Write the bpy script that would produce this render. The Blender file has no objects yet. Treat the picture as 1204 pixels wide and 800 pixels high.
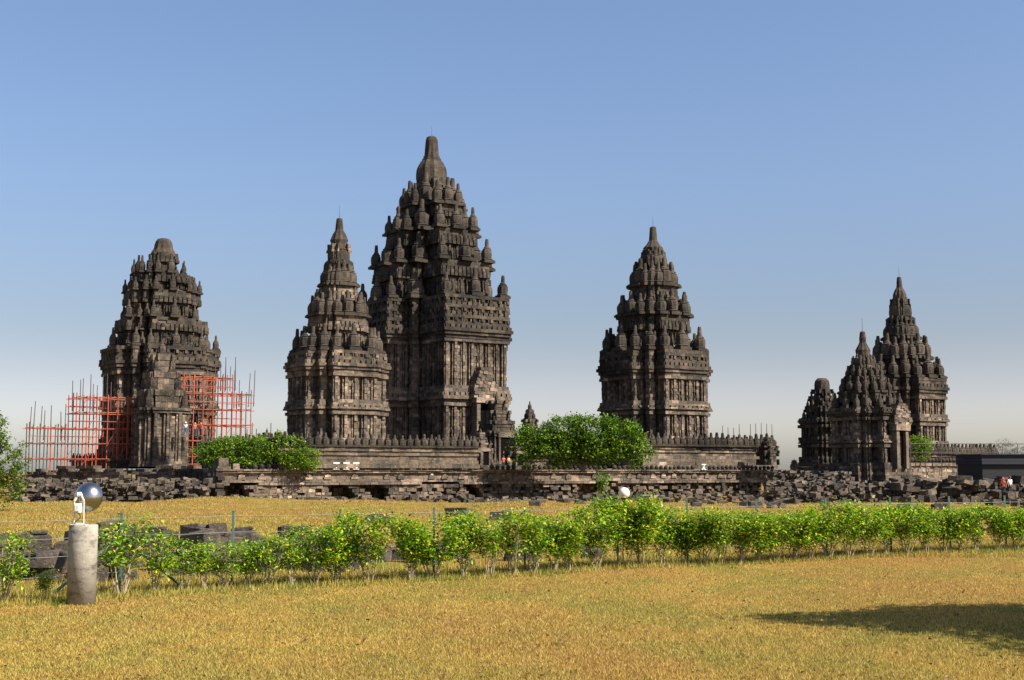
import bpy, math, random
import numpy as np
from mathutils import Vector, Matrix, Euler
R = math.radians
random.seed(7); rng = np.random.default_rng(7)
C = bpy.context.scene.collection

# ---------------------------------------------------------------- camera, sky, sun, exposure
EYE = 2.2; F = 1500.0; PITCH = math.atan(155.0/F)
cam = bpy.data.cameras.new('camera'); cam.sensor_width = 36; cam.lens = 36*F/1204
cam.clip_start = .1; cam.clip_end = 6000
camo = bpy.data.objects.new('camera', cam); C.objects.link(camo)
camo.location = (0, 0, EYE); camo.rotation_euler = (R(90)+PITCH, 0, 0)
bpy.context.scene.camera = camo

SUN_EL = R(43); SUN_AZ = R(117)          # azimuth clockwise from +Y: behind the camera, to its right
w = bpy.data.worlds.new('World'); bpy.context.scene.world = w; w.use_nodes = True
nt = w.node_tree; bg = nt.nodes['Background']
sky = nt.nodes.new('ShaderNodeTexSky'); sky.sky_type = 'NISHITA'; sky.sun_disc = False
sky.sun_elevation = SUN_EL; sky.sun_rotation = SUN_AZ
sky.altitude = 0; sky.air_density = 1.0; sky.dust_density = 2.0; sky.ozone_density = 1.8
# the dry season air greys and warms the sky towards the horizon
tc = nt.nodes.new('ShaderNodeTexCoord'); sp = nt.nodes.new('ShaderNodeSeparateXYZ'); nt.links.new(tc.outputs['Generated'], sp.inputs[0])
rp = nt.nodes.new('ShaderNodeValToRGB'); nt.links.new(sp.outputs['Z'], rp.inputs[0])
while len(rp.color_ramp.elements) < 7: rp.color_ramp.elements.new(.5)
for e_, (p_, c_) in zip(rp.color_ramp.elements, [(.012, (1.0, .98, 1.0)), (.045, (.80, .72, .81)), (.075, (.59, .52, .56)), (.105, (.485, .45, .465)), (.15, (.485, .465, .495)), (.22, (.53, .53, .575)), (.35, (.55, .575, .62))]):
    e_.position = p_; e_.color = (*c_, 1)
rp.color_ramp.interpolation = 'B_SPLINE'
mx = nt.nodes.new('ShaderNodeMix'); mx.data_type = 'RGBA'; mx.blend_type = 'MULTIPLY'; mx.inputs[0].default_value = 1
nt.links.new(sky.outputs[0], mx.inputs[6]); nt.links.new(rp.outputs[0], mx.inputs[7]); nt.links.new(mx.outputs[2], bg.inputs[0]); bg.inputs[1].default_value = .126
sl = bpy.data.lights.new('sun', 'SUN'); sl.energy = 5.0; sl.angle = R(.5); sl.color = (1, .93, .82)
so = bpy.data.objects.new('sun', sl); C.objects.link(so)
sd = Vector((math.sin(SUN_AZ)*math.cos(SUN_EL), math.cos(SUN_AZ)*math.cos(SUN_EL), math.sin(SUN_EL)))
so.rotation_euler = sd.to_track_quat('Z', 'Y').to_euler(); so.location = (30, -20, 60)
vs = bpy.context.scene.view_settings
bpy.context.scene.display_settings.display_device = 'sRGB'
vs.view_transform = 'Standard'; vs.look = 'None'; vs.gamma = 1; vs.use_curve_mapping = False; vs.exposure = 1.15

def P(px, py, D):
    """world point seen at photo pixel (px,py) at ground distance D"""
    u = (px-602)/F; v = (400-py)/F
    dy = math.cos(PITCH)-v*math.sin(PITCH); dz = math.sin(PITCH)+v*math.cos(PITCH)
    k = D/dy
    return Vector((u*k, D, EYE+dz*k))
def Z(py, D): return P(602, py, D).z
def PX(D): return D/F                    # metres per pixel

# ---------------------------------------------------------------- materials
def mat(name, rough=.85):
    m = bpy.data.materials.new(name); m.use_nodes = True
    b = m.node_tree.nodes['Principled BSDF']; b.inputs['Roughness'].default_value = rough
    return m, m.node_tree, b
def N(nt, t, **kw):
    n = nt.nodes.new(t)
    for k, v in kw.items(): setattr(n, k, v)
    return n
def ramp(nt, fac, stops, interp='LINEAR'):
    r = nt.nodes.new('ShaderNodeValToRGB'); cr = r.color_ramp; cr.interpolation = interp
    while len(cr.elements) < len(stops): cr.elements.new(.5)
    for e, (p, c) in zip(cr.elements, stops):
        e.position = p; e.color = (*c, 1) if len(c) == 3 else c
    nt.links.new(fac, r.inputs[0]); return r.outputs[0]
def noise(nt, vec, scale, detail=4, rough=.55):
    n = nt.nodes.new('ShaderNodeTexNoise'); n.inputs['Scale'].default_value = scale
    n.inputs['Detail'].default_value = detail; n.inputs['Roughness'].default_value = rough
    if vec is not None: nt.links.new(vec, n.inputs['Vector'])
    return n.outputs['Fac']
def mixc(nt, fac, a, b, typ='MIX'):
    m = nt.nodes.new('ShaderNodeMix'); m.data_type = 'RGBA'; m.blend_type = typ
    def put(s, v):
        if isinstance(v, bpy.types.NodeSocket): nt.links.new(v, s)
        elif isinstance(v, (int, float)): s.default_value = v
        else: s.default_value = (*v, 1)
    put(m.inputs[0], fac); put(m.inputs[6], a); put(m.inputs[7], b)
    return m.outputs[2]
def worldpos(nt): return nt.nodes.new('ShaderNodeNewGeometry').outputs['Position']
def island(nt): return nt.nodes.new('ShaderNodeNewGeometry').outputs['Random Per Island']
def bump(nt, b, h, dist, strength=.6):
    n = nt.nodes.new('ShaderNodeBump'); n.inputs['Distance'].default_value = dist; n.inputs['Strength'].default_value = strength
    nt.links.new(h, n.inputs['Height']); nt.links.new(n.outputs[0], b.inputs['Normal'])

def stone(name, lo=.03, hi=.22, warm=1.0, scale=1.0, blotch=.5):
    m, nt, b = mat(name, .93)
    pos = worldpos(nt); isl = island(nt)
    k = lambda v: (v*.84*warm, v*.73, v*.60/warm)
    kd = lambda v: (v*.90, v*.82, v*.74)
    base = ramp(nt, isl, [(0, kd(lo+(hi-lo)*.20)), (.35, k(lo+(hi-lo)*.42)), (.75, k(lo+(hi-lo)*.55)), (.93, k(hi*.8)), (1, k(hi*1.35))])
    n1 = noise(nt, pos, .22*scale, 6, .65)        # lichen covered areas
    base = mixc(nt, ramp(nt, n1, [(blotch-.12, (0,)*3), (blotch+.12, (.85,)*3)]), base, kd(lo*1.2))
    n2 = noise(nt, pos, 1.7*scale, 6, .7)
    base = mixc(nt, ramp(nt, n2, [(.46, (0,)*3), (.70, (.75,)*3)]), base, kd(lo*1.6))
    n3 = noise(nt, pos, 4.5*scale, 4, .6)
    base = mixc(nt, ramp(nt, n3, [(.60, (0,)*3), (.72, (.5,)*3)]), base, k(hi*1.4))
    nt.links.new(base, b.inputs['Base Color'])
    bump(nt, b, noise(nt, pos, 5*scale, 5, .7), .12, .8)
    b.inputs['Specular IOR Level'].default_value = .2
    return m
M = {}
M['andesite'] = stone('andesite', .010, .29, 1.15, 1, .545)
M['andesite_pale'] = stone('andesite_pale', .013, .34, 1.15, 1, .57)
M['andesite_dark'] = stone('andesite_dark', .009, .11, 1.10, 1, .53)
M['andesite_roof'] = stone('andesite_roof', .009, .15, 1.12, 1, .525)
M['rubble'] = stone('rubble_stone', .012, .27, 1.12, 2.0, .53)
M['boulder'] = stone('boulder_stone', .02, .25, 1.12, 3.0, .55)

def plain(name, col, rough=.6, metal=0, var=.15, scale=20):
    m, nt, b = mat(name, rough); b.inputs['Metallic'].default_value = metal
    n = noise(nt, N(nt, 'ShaderNodeTexCoord').outputs['Object'], scale, 4, .6)
    nt.links.new(mixc(nt, n, tuple(c*(1-var) for c in col), tuple(min(1, c*(1+var)) for c in col)), b.inputs['Base Color'])
    return m
M['red_steel'] = plain('red_painted_steel', (.30, .055, .022), .6, 0, .4, 1.5)
M['dark_steel'] = plain('dark_steel', (.06, .05, .05), .6)
M['green_paint'] = plain('green_paint', (.07, .12, .09), .6)
M['wire'] = plain('galvanised_wire', (.25, .25, .24), .5, .6)
M['white_paint'] = plain('white_paint', (.5, .5, .46), .5)
M['black_paint'] = plain('black_paint', (.02, .02, .02), .4)
M['painted_dark'] = plain('painted_doorway_dark', (.006, .005, .005), 1.0); M['painted_dark'].node_tree.nodes['Principled BSDF'].inputs['Specular IOR Level'].default_value = 0  # near-black colour stands in for the darkness inside doorways
M['chrome'] = plain('polished_metal', (.38, .37, .36), .26, 1, .35, 5)
M['globe'] = plain('opal_glass', (.60, .55, .48), .25, 0, .04)
M['plank'] = plain('scaffold_plank', (.30, .17, .09), .8, 0, .3, 3)
M['shed_cloth'] = plain('dark_sheeting', (.004, .0045, .006), .7, 0, .3, 1)
M['shed_stripe'] = plain('blue_grey_sheeting', (.006, .008, .016), .7, 0, .3, 1)
M['skin'] = plain('skin', (.28, .15, .09), .6)
for n_, c_ in dict(cloth_white=(.6, .6, .6), cloth_red=(.55, .06, .03), cloth_yellow=(.5, .28, .03), cloth_dark=(.03, .035, .05), cloth_blue=(.05, .09, .2)).items():
    M[n_] = plain(n_, c_, .85)

def concrete():
    m, nt, b = mat('stained_concrete', .85)
    pos = N(nt, 'ShaderNodeTexCoord').outputs['Object']
    mp = N(nt, 'ShaderNodeMapping'); mp.inputs['Scale'].default_value = (1, 1, 2.2); nt.links.new(pos, mp.inputs[0])
    c = ramp(nt, noise(nt, mp.outputs[0], 3.2, 8, .7), [(.34, (.07, .06, .05)), (.47, (.26, .235, .19)), (.7, (.36, .33, .27))])
    c = mixc(nt, ramp(nt, noise(nt, mp.outputs[0], 24, 5, .7), [(.5, (0,)*3), (.75, (.7,)*3)]), c, (.16, .14, .12))
    nt.links.new(c, b.inputs['Base Color']); bump(nt, b, noise(nt, pos, 40, 5, .7), .01, .7)
    return m
M['concrete'] = concrete()

def leafmat(name, stops, trans=.35):
    m, nt, b = mat(name, .42)
    c = ramp(nt, island(nt), [(p_, tuple(q_*1.05 for q_ in c_)) for p_, c_ in stops])
    nt.links.new(c, b.inputs['Base Color'])
    b.inputs['Specular IOR Level'].default_value = .25
    t = N(nt, 'ShaderNodeBsdfTranslucent'); nt.links.new(c, t.inputs[0])
    x = N(nt, 'ShaderNodeMixShader'); x.inputs[0].default_value = trans
    nt.links.new(b.outputs[0], x.inputs[1]); nt.links.new(t.outputs[0], x.inputs[2])
    nt.links.new(x.outputs[0], nt.nodes['Material Output'].inputs[0])
    return m
M['leaf_hedge'] = leafmat('hedge_leaf', [(0, (.035, .10, .005)), (.35, (.10, .22, .008)), (.72, (.23, .36, .012)), (.90, (.38, .45, .02)), (1, (.50, .38, .02))])
M['leaf_dark'] = leafmat('dark_leaf', [(0, (.014, .04, .005)), (.40, (.055, .12, .008)), (.75, (.14, .25, .012)), (1, (.22, .30, .025))], .25)
M['leaf_bright'] = leafmat('bright_leaf', [(0, (.03, .08, .006)), (.5, (.10, .20, .010)), (.85, (.20, .32, .015)), (1, (.34, .38, .03))])
M['leaf_tree'] = leafmat('tree_leaf', [(0, (.025, .06, .008)), (.5, (.07, .14, .012)), (.85, (.15, .21, .02)), (1, (.26, .22, .03))])
M['leaf_far_hazed'] = leafmat('hazed_far_leaf', [(0, (.16, .17, .15)), (1, (.30, .29, .26))])  # haze of distance mixed into a pale grey leaf colour
M['bark'] = plain('bark', (.30, .24, .16), .9, 0, .35, 9)
M['bark_dark'] = plain('dark_bark', (.09, .07, .05), .9, 0, .35, 9)
# per-position colour of the dry turf, shared by the soil and the blades
def turf(nt, straw, olive, rust, pos):
    mp = N(nt, 'ShaderNodeMapping'); mp.inputs['Scale'].default_value = (1, .6, 1); nt.links.new(pos, mp.inputs[0]); pos = mp.outputs[0]
    a = noise(nt, pos, .45, 6, .7); b_ = noise(nt, pos, .16, 6, .65)
    c = mixc(nt, ramp(nt, a, [(.43, (0,)*3), (.57, (1,)*3)]), straw, olive)
    return mixc(nt, ramp(nt, b_, [(.45, (0,)*3), (.60, (.85,)*3)]), c, rust)
def ground_mat():
    m, nt, b = mat('dry_ground', .95); pos = worldpos(nt)
    c = turf(nt, (.25, .16, .03), (.14, .13, .018), (.22, .11, .025), pos)
    f = noise(nt, pos, 9, 6, .75)
    c = mixc(nt, ramp(nt, f, [(.35, (.75,)*3), (.65, (0,)*3)]), c, (.15, .10, .03))
    sp = noise(nt, pos, 3.1, 3, .5)
    c = mixc(nt, ramp(nt, sp, [(.67, (0,)*3), (.74, (.8,)*3)]), c, (.14, .07, .03))
    nt.links.new(c, b.inputs['Base Color']); bump(nt, b, f, .05, .8); b.inputs['Specular IOR Level'].default_value = .1
    return m
M['ground'] = ground_mat()
def blade_mat(name, straw, olive, rust, trans=.3):
    m, nt, b = mat(name, .7); pos = worldpos(nt)
    c = turf(nt, straw, olive, rust, pos)
    c = mixc(nt, ramp(nt, island(nt), [(0, (0,)*3), (1, (1,)*3)]), c, mixc(nt, .5, c, (.8, .62, .2)), 'MIX')
    c = mixc(nt, ramp(nt, island(nt), [(0, (.95,)*3), (.18, (.9,)*3), (.30, (0,)*3)]), c, (.10, .055, .018))
    c = mixc(nt, ramp(nt, island(nt), [(.80, (0,)*3), (.84, (.55,)*3)]), c, (.55, .42, .14))
    g_ = noise(nt, pos, 1.1, 5, .7); c = mixc(nt, ramp(nt, g_, [(.58, (0,)*3), (.72, (.75,)*3)]), c, tuple(q*.9 for q in olive))
    g2 = noise(nt, pos, 2.3, 5, .75); c = mixc(nt, ramp(nt, g2, [(.56, (0,)*3), (.70, (.7,)*3)]), c, rust)
    g3 = noise(nt, pos, .7, 3, .6); c = mixc(nt, ramp(nt, g3, [(.66, (0,)*3), (.73, (.6,)*3)]), c, (.14, .19, .02))
    nt.links.new(c, b.inputs['Base Color']); b.inputs['Specular IOR Level'].default_value = .04
    t = N(nt, 'ShaderNodeBsdfTranslucent'); nt.links.new(c, t.inputs[0])
    x = N(nt, 'ShaderNodeMixShader'); x.inputs[0].default_value = trans
    nt.links.new(b.outputs[0], x.inputs[1]); nt.links.new(t.outputs[0], x.inputs[2])
    nt.links.new(x.outputs[0], nt.nodes['Material Output'].inputs[0])
    return m
M['lawn_blade'] = blade_mat('lawn_blade', (.35, .24, .042), (.18, .18, .022), (.30, .155, .04))
M['field_blade'] = blade_mat('field_blade', (.25, .175, .025), (.085, .13, .010), (.23, .095, .018))
M['green_blade'] = blade_mat('green_blade', (.24, .21, .02), (.09, .16, .012), (.15, .16, .015))

# ---------------------------------------------------------------- mesh helpers
def link(name, me, m, parent=None):
    o = bpy.data.objects.new(name, me); C.objects.link(o)
    if m is not None and not me.materials: me.materials.append(m)
    if parent: o.parent = parent
    return o
def tag(o, label=None, cat=None, group=None, kind=None):
    if label: o['label'] = label
    if cat: o['category'] = cat
    if group: o['group'] = group
    if kind: o['kind'] = kind
    return o
def thing(name, label, cat, loc, rz=0, group=None):
    o = bpy.data.objects.new(name, None); C.objects.link(o); o.empty_display_size = .3
    o.location = loc; o.rotation_euler = (0, 0, rz)
    return tag(o, label, cat, group)
def mesh(name, v, f, smooth=False):
    me = bpy.data.meshes.new(name); me.from_pydata([tuple(map(float, p)) for p in v], [], f); me.validate()
    if smooth: me.polygons.foreach_set('use_smooth', [True]*len(me.polygons))
    return me
class MB:
    """collects boxes, prisms and tubes into one mesh"""
    Q = ((0,3,2,1),(4,5,6,7),(0,1,5,4),(1,2,6,5),(2,3,7,6),(3,0,4,7))
    def __init__(s): s.v = []; s.f = []
    def hexa(s, c):
        n = len(s.v); s.v += c; s.f += [tuple(n+i for i in q) for q in s.Q]
    def box(s, x0, x1, y0, y1, z0, z1, j=0):
        c = [[x0,y0,z0],[x1,y0,z0],[x1,y1,z0],[x0,y1,z0],[x0,y0,z1],[x1,y0,z1],[x1,y1,z1],[x0,y1,z1]]
        if j: c = [[q+random.uniform(-j, j) for q in p] for p in c]
        s.hexa(c)
    def obox(s, A, u, n, t0, t1, d0, d1, z0, z1, j=0):
        """box along direction u from A, between depths d0..d1 along n"""
        c = []
        for z in (z0, z1):
            for t, d in ((t0, d1), (t1, d1), (t1, d0), (t0, d0)):
                c.append([A[0]+u[0]*t+n[0]*d+random.uniform(-j, j), A[1]+u[1]*t+n[1]*d+random.uniform(-j, j), z+random.uniform(-j, j)])
        s.hexa(c)
    def rock(s, x, y, z, sx, sy, sz, rz=0, tilt=0, j=.12):
        m = Euler((random.uniform(-tilt, tilt), random.uniform(-tilt, tilt), rz)).to_matrix()
        c = []
        for dz in (-.5, .5):
            for dx, dy in ((-.5,-.5),(.5,-.5),(.5,.5),(-.5,.5)):
                p = m @ Vector((sx*(dx+random.uniform(-j, j)), sy*(dy+random.uniform(-j, j)), sz*(dz+random.uniform(-j, j))))
                c.append([x+p.x, y+p.y, z+p.z])
        s.hexa(c)
    def prism(s, poly, z0, z1):
        n = len(s.v); k = len(poly)
        s.v += [[x, y, z0] for x, y in poly]+[[x, y, z1] for x, y in poly]
        s.f.append(tuple(n+k+i for i in range(k)))
        for i in range(k): s.f.append((n+i, n+(i+1)%k, n+k+(i+1)%k, n+k+i))
    def tube(s, a, b, r0, r1=None, seg=6):
        r1 = r0 if r1 is None else r1
        a = Vector(a); b = Vector(b); d = (b-a)
        if d.length < 1e-6: return
        q = d.to_track_quat('Z', 'Y'); n = len(s.v)
        for c, r in ((a, r0), (b, r1)):
            for i in range(seg):
                an = 2*math.pi*i/seg; p = c+q @ Vector((r*math.cos(an), r*math.sin(an), 0)); s.v.append(list(p))
        for i in range(seg): s.f.append((n+i, n+(i+1)%seg, n+seg+(i+1)%seg, n+seg+i))
        s.f.append(tuple(n+seg+i for i in range(seg))); s.f.append(tuple(n+seg-1-i for i in range(seg)))
    def lathe(s, prof, seg=16, flute=None, c=(0, 0)):
        n = len(s.v)
        for k, (r, z) in enumerate(prof):
            for i in range(seg):
                an = 2*math.pi*i/seg; rr = r*(1-(.10 if (flute and k in flute and i % 2) else 0))
                s.v.append([c[0]+rr*math.cos(an), c[1]+rr*math.sin(an), z])
        for k in range(len(prof)-1):
            for i in range(seg):
                a = n+k*seg+i; b = n+k*seg+(i+1)%seg; s.f.append((a, b, b+seg, a+seg))
        s.f.append(tuple(n+(len(prof)-1)*seg+i for i in range(seg)))
        s.f.append(tuple(n+seg-1-i for i in range(seg)))
    def build(s, name, m, parent=None, smooth=False):
        return link(name, mesh(name, s.v, s.f, smooth), m, parent)

# ---------------------------------------------------------------- temples
def plan(e, b, d, m, c, o):
    """stepped cross outline, counter clockwise; e: 4 projections of the bays"""
    out = []
    for k in range(4):
        ek = e[k]+o; dk = d+o*.5
        side = [(-c-o, c+o), (-m-o, c+o), (-m-o, dk), (-b-o, dk), (-b-o, ek), (b+o, ek), (b+o, dk), (m+o, dk), (m+o, c+o)]
        # side k: outward normal; k=0 is -Y
        for t, n in side:
            a = -math.pi/2+k*math.pi/2
            nx, ny = math.cos(a), math.sin(a); tx, ty = -ny, nx
            out.append((n*nx+t*tx, n*ny+t*ty))
    return out
def ring(mb, poly, z0, z1, wid, pattern=None, dep=.55, jit=.035, miss=.0, core=.16, sel=None):
    """one course of blocks laid round an outline"""
    k = len(poly)
    if pattern is None: jit *= .5; wid *= 1.5
    for i in range(k):
        a = poly[i]; b = poly[(i+1) % k]
        ux, uy = b[0]-a[0], b[1]-a[1]; L = math.hypot(ux, uy)
        if L < .12: continue
        u = (ux/L, uy/L); n = (u[1], -u[0])
        segs = []
        if pattern == 'storey' and L > 1.6:
            # pilaster, niche, pilaster ...
            npan = max(1, int(round((L-.35)/1.35))); pil = .36; w_ = (L-pil*(npan+1))/npan; t = 0
            for q in range(npan):
                segs.append((t, t+pil, .16)); t += pil
                segs.append((t+w_*.10, t+w_*.27, -.02)); segs.append((t+w_*.30, t+w_*.70, -.50 if q % 2 == 0 else -.16)); segs.append((t+w_*.73, t+w_*.90, -.02)); t += w_
            segs.append((t, L, .16))
        elif pattern == 'teeth' and L > .5:
            q = max(1, int(round(L/(wid*.95)))); s_ = L/q
            for x in range(q):
                segs.append((x*s_+s_*.14, (x+1)*s_-s_*.14, .05))
        else:
            q = max(1, int(round(L/wid+random.uniform(-.4, .4)))); cuts = [0]+sorted(min(L, max(0, (x+random.uniform(-.22, .22))*L/q)) for x in range(1, q))+[L]
            segs = [(cuts[x], cuts[x+1], 0) for x in range(len(cuts)-1)]
        for t0, t1, pr in segs:
            if t1-t0 < .03 or (miss and random.random() < miss): continue
            p = pr+random.gauss(0, jit)
            if random.random() < .03+miss: p -= .12
            zj = random.uniform(-.012, .012)
            mb.obox(a, u, n, t0+.004, t1-.004, -dep-.1, p, z0+zj, z1+zj+random.uniform(-.02, .0), .012)
    cp = inset(poly, core)
    mb.prism(inset(poly, .34) if pattern == 'storey' else cp, z0-.003, z1-.03)
def inset(poly, d):
    out = []; k = len(poly)
    for i in range(k):
        a = Vector(poly[i-1]); b = Vector(poly[i]); c = Vector(poly[(i+1) % k])
        u = (b-a).normalized(); v = (c-b).normalized()
        n1 = Vector((u.y, -u.x)); n2 = Vector((v.y, -v.x))
        out.append(tuple(b-(n1+n2)*d if abs(u.dot(v)) < .5 else b-n1*d))
    return out

def finial_mesh(name, seg=16, shaft=1.0):
    """bell shaped ribbed stone finial of height 1 and radius about .27"""
    mb = MB(); mb.box(-.26, .26, -.26, .26, 0, .10); mb.box(-.22, .22, -.22, .22, .10, .14)
    mb.lathe([(.19, .14), (.24, .17), (.205, .20), (.225, .24), (.235, .40), (.22, .52), (.16, .57), (.19, .59), (.13, .62), (.12, .67), (.085, .70), (.075, .9), (.06, 1.0)], seg, {3, 4, 5})
    me = mesh(name, mb.v, mb.f)
    me.materials.append(M['andesite_dark']); return me
FIN = [finial_mesh('finial_shape'), finial_mesh('finial_shape_worn', 10)]
def spool_mesh():
    mb = MB(); mb.box(-.42, .42, -.3, .3, 0, .18, .02)
    mb.lathe([(.30, .18), (.44, .36), (.46, .6), (.36, .84), (.16, .96), (.10, 1.05)], 10)
    me = mesh('bulb_shape', mb.v, mb.f); me.materials.append(M['andesite_dark']); return me
BULB = spool_mesh()
def put_finial(parent, x, y, z, h, wmul=1.0, me=None, name='finial'):
    o = bpy.data.objects.new(name, me or random.choice(FIN)); C.objects.link(o); o.parent = parent
    o.location = (x, y, z); s = h*wmul*random.uniform(.93, 1.07)
    o.scale = (s, s, h*random.uniform(.92, 1.06)); o.rotation_euler = (random.gauss(0, .015), random.gauss(0, .015), random.choice((0, .02, -.02)))
    return o

TH = R(33)
def temple(name, label, px, D, ybase, ywall, ycornice, tiers, crown, hwb, kE=(1, 1, 1, 1), b=.54, m=.63, d=.62, c=.76, matn='andesite', roofn='andesite_roof',
           course=.42, fin=1.0, vert=0, miss=.0, hwc=None, belt=.5, nofin=0, shaft=True, doors=(), finlimit=96, corn=1.0):
    """px centre, D distance; ybase..ywall plinth, ywall..ycornice storeys, tiers: [(ledge y, half width px)], crown: [(y, half width px)]"""
    cxw = P(px, ybase, D); root = thing(name, label, 'temple', (cxw.x, D, cxw.z), TH)
    k = PX(D); z = lambda y: Z(y, D)-cxw.z; hbase = hwb
    mt = M[matn]; wid = course*1.9
    def pl(hw, o=0, flat=0):
        e = hw*k/1.08
        ee = tuple(e*(1+(q-1)*(1-flat)) for q in kE)
        return plan(ee, e*b, e*d, e*m, e*c, o)
    def run(mb, z0, z1, hw0, hw1, offs, pattern=None, flat=0, miss=miss):
        n = max(len(offs), 1) if len(offs) > 1 else max(1, int(round((z1-z0)/course)))
        for i in range(n):
            a = z0+(z1-z0)*i/n; e_ = z0+(z1-z0)*(i+1)/n
            o = offs[i] if len(offs) > 1 else offs[0]
            t = (i+.5)/n
            pat = pattern[i] if isinstance(pattern, (list, tuple)) else pattern
            ring(mb, pl(hw0+(hw1-hw0)*t, o, flat), a, e_, wid, pat, miss=miss)
    u = course
    # plinth
    zp = z(ywall); mb = MB()
    n = max(3, int(round(zp/course))); seq = [.9, .75, .8, .5, .55, .25, .12][:n] if n <= 7 else [.9]*(n-6)+[.8, .55, .6, .3, .35, .1]
    seq = [s_*corn*.7 for s_ in seq]
    run(mb, 0, zp, hwb, hwb, seq); mb.build('plinth', mt, root)
    # two storeys with a belt
    zc = z(ycornice); H = zc-zp; zb = zp+H*belt
    for a, e_, nm in ((zp, zb-.06*H, 'lower_storey'), (zb+.06*H, zc, 'upper_storey')):
        mb = MB(); n = max(4, int(round((e_-a)/course)))
        pats = [None]+['storey']*(n-2)+[None]
        random.seed(int(px*7+a*10)); 
        run(mb, a, e_, hwb*.975, hwb*.975, [.26]+[-.03]*(n-2)+[.30], pats); mb.build(nm, mt, root)
    mb = MB(); run(mb, zb-.06*H, zb+.06*H, hwb*.98, hwb*.98, [.10*corn, .50*corn, .42*corn, .30*corn], [None, None, 'teeth', None]); mb.build('belt_moulding', mt, root)
    # cornice up to first ledge
    zl = z(tiers[0][0]); mb = MB(); hc = hwc or hwb
    n = max(5, int(round((zl-zc)/course)))
    offs = [.06, .26, .46, .34, .14]; pats = [None, None, None, 'teeth', None]
    while len(offs) < n: offs.append(.12 if len(offs) % 3 else .20); pats.append('storey' if len(offs) % 3 == 0 else 'teeth' if len(offs) % 3 == 2 else None)
    offs[-1] = .2; pats[-1] = None
    h0, h1 = hwb, tiers[0][1]
    for i in range(n):
        t = max(0, (i-3)/max(1, n-3))
        ring(mb, pl(h0+(h1-h0)*t, offs[i]*corn), zc+(zl-zc)*i/n, zc+(zl-zc)*(i+1)/n, wid, pats[i], miss=miss)
    mb.build('cornice', M[roofn if matn != 'andesite_pale' else 'andesite'] if matn != 'andesite_dark' else mt, root)
    # roof tiers
    cnt = 0
    for i, (y, hw) in enumerate(tiers):
        z0 = z(y); nxt = tiers[i+1] if i+1 < len(tiers) else (crown[0][0], crown[0][1]*1.12)
        z1 = z(nxt[0]); hn = nxt[1]; n = max(3, int(round((z1-z0)/course*1.05)))
        fl = (0 if vert else .3)+(.25 if vert else .5)*(i+1)/len(tiers)
        mb = MB()
        for q in range(n):
            t = (q+1)/n; o = (-.42*min(1, corn) if t < .6 else (.08 if t < .8 else .0))*min(1, corn)
            pat = 'storey' if (t < .55 and q) else ('teeth' if .6 < t < .85 else None)
            hh = hn*.95+(hw-hn)*.22*(1-t)
            ring(mb, pl(hh, o, fl), z0+(z1-z0)*q/n, z0+(z1-z0)*(q+1)/n, wid*.8, pat, miss=miss)
        tier = mb.build('roof_tier', M[roofn if matn != 'andesite_pale' else 'andesite'] if matn != 'andesite_dark' else mt, root)
        # finials on the ledge
        pol = pl(hw, -.25*min(1, corn*fin), fl if i else (0 if vert else .3)); kk = len(pol)
        fh = min((z1-z0)*1.16, 29*k)*fin*random.uniform(.95, 1.02)
        spots = []
        for s_ in range(4):
            g = pol[s_*9:(s_+1)*9]
            spots.append((g[0], 1.35 if vert else 1.05))
            if hw > 30: spots += [(g[1], .8), (g[8], .8)]
            spots += [(g[4], .95), (g[5], .95)]
            mid = ((g[4][0]+g[5][0])/2, (g[4][1]+g[5][1])/2); spots.append((mid, 1.12))
        for (x, y_), mul in spots:
            if cnt >= finlimit or (nofin and random.random() < nofin): continue
            L = math.hypot(x, y_); x, y_ = x-x/L*.25*fh*.5, y_-y_/L*.25*fh*.5
            put_finial(tier, x, y_, z0-.02, fh*mul, .98*(1 if fin >= .8 else .9)); cnt += 1
    # crown
    mb = MB(); prof = [(hw*k, z(y)) for y, hw in crown]
    mb.lathe(prof, 20, set(range(1, max(2, len(prof)-3)))); cr = mb.build('crown_finial', M['andesite_roof'], root)
    if shaft:
        mb = MB(); mb.tube((0, 0, prof[-1][1]-.1), (0, 0, prof[-1][1]+1.6), .035, .015, 5); mb.build('lightning_rod', M['dark_steel'], root)
    # doorways, the dark inside painted as a near-black box
    for (tt, w_, h_, y0) in doors:
        e = hwb*k/1.08*kE[0]; fr = MB(); zz = z(y0); f_ = e+.12
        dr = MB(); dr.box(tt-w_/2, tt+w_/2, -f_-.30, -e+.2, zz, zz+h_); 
        fr.box(tt-w_/2-.55, tt-w_/2, -f_-.2-.9*h_/6.2, -e+.2, zz-.5, zz+h_+.2, .02); fr.box(tt+w_/2, tt+w_/2+.45, -f_-.2-.9*h_/6.2, -e+.2, zz-.5, zz+h_+.2, .02)
        fr.box(tt-w_/2-.7, tt+w_/2+.7, -f_-.3-h_/6.2, -e+.2, zz+h_+.2, zz+h_+.9, .03)
        for q in range(9):
            c_ = h_/6.2; ww = (w_/2+.9)*(1-abs(q-2.5)/9.5 if q > 2 else 1); 
            for x_ in np.arange(-ww, ww-.2, .62): fr.box(tt+x_, tt+x_+.58, -f_-(.25+.7*c_)-random.uniform(0, .2), -e+.2, zz+h_+.9+q*.46*c_, zz+h_+.9+(q*.46+.44)*c_, .03)
        door = fr.build('doorway', M['andesite_pale'] if matn != 'andesite_dark' else mt, root); dr.build('door_opening_dark', M['painted_dark'], door)
    return root

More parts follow.
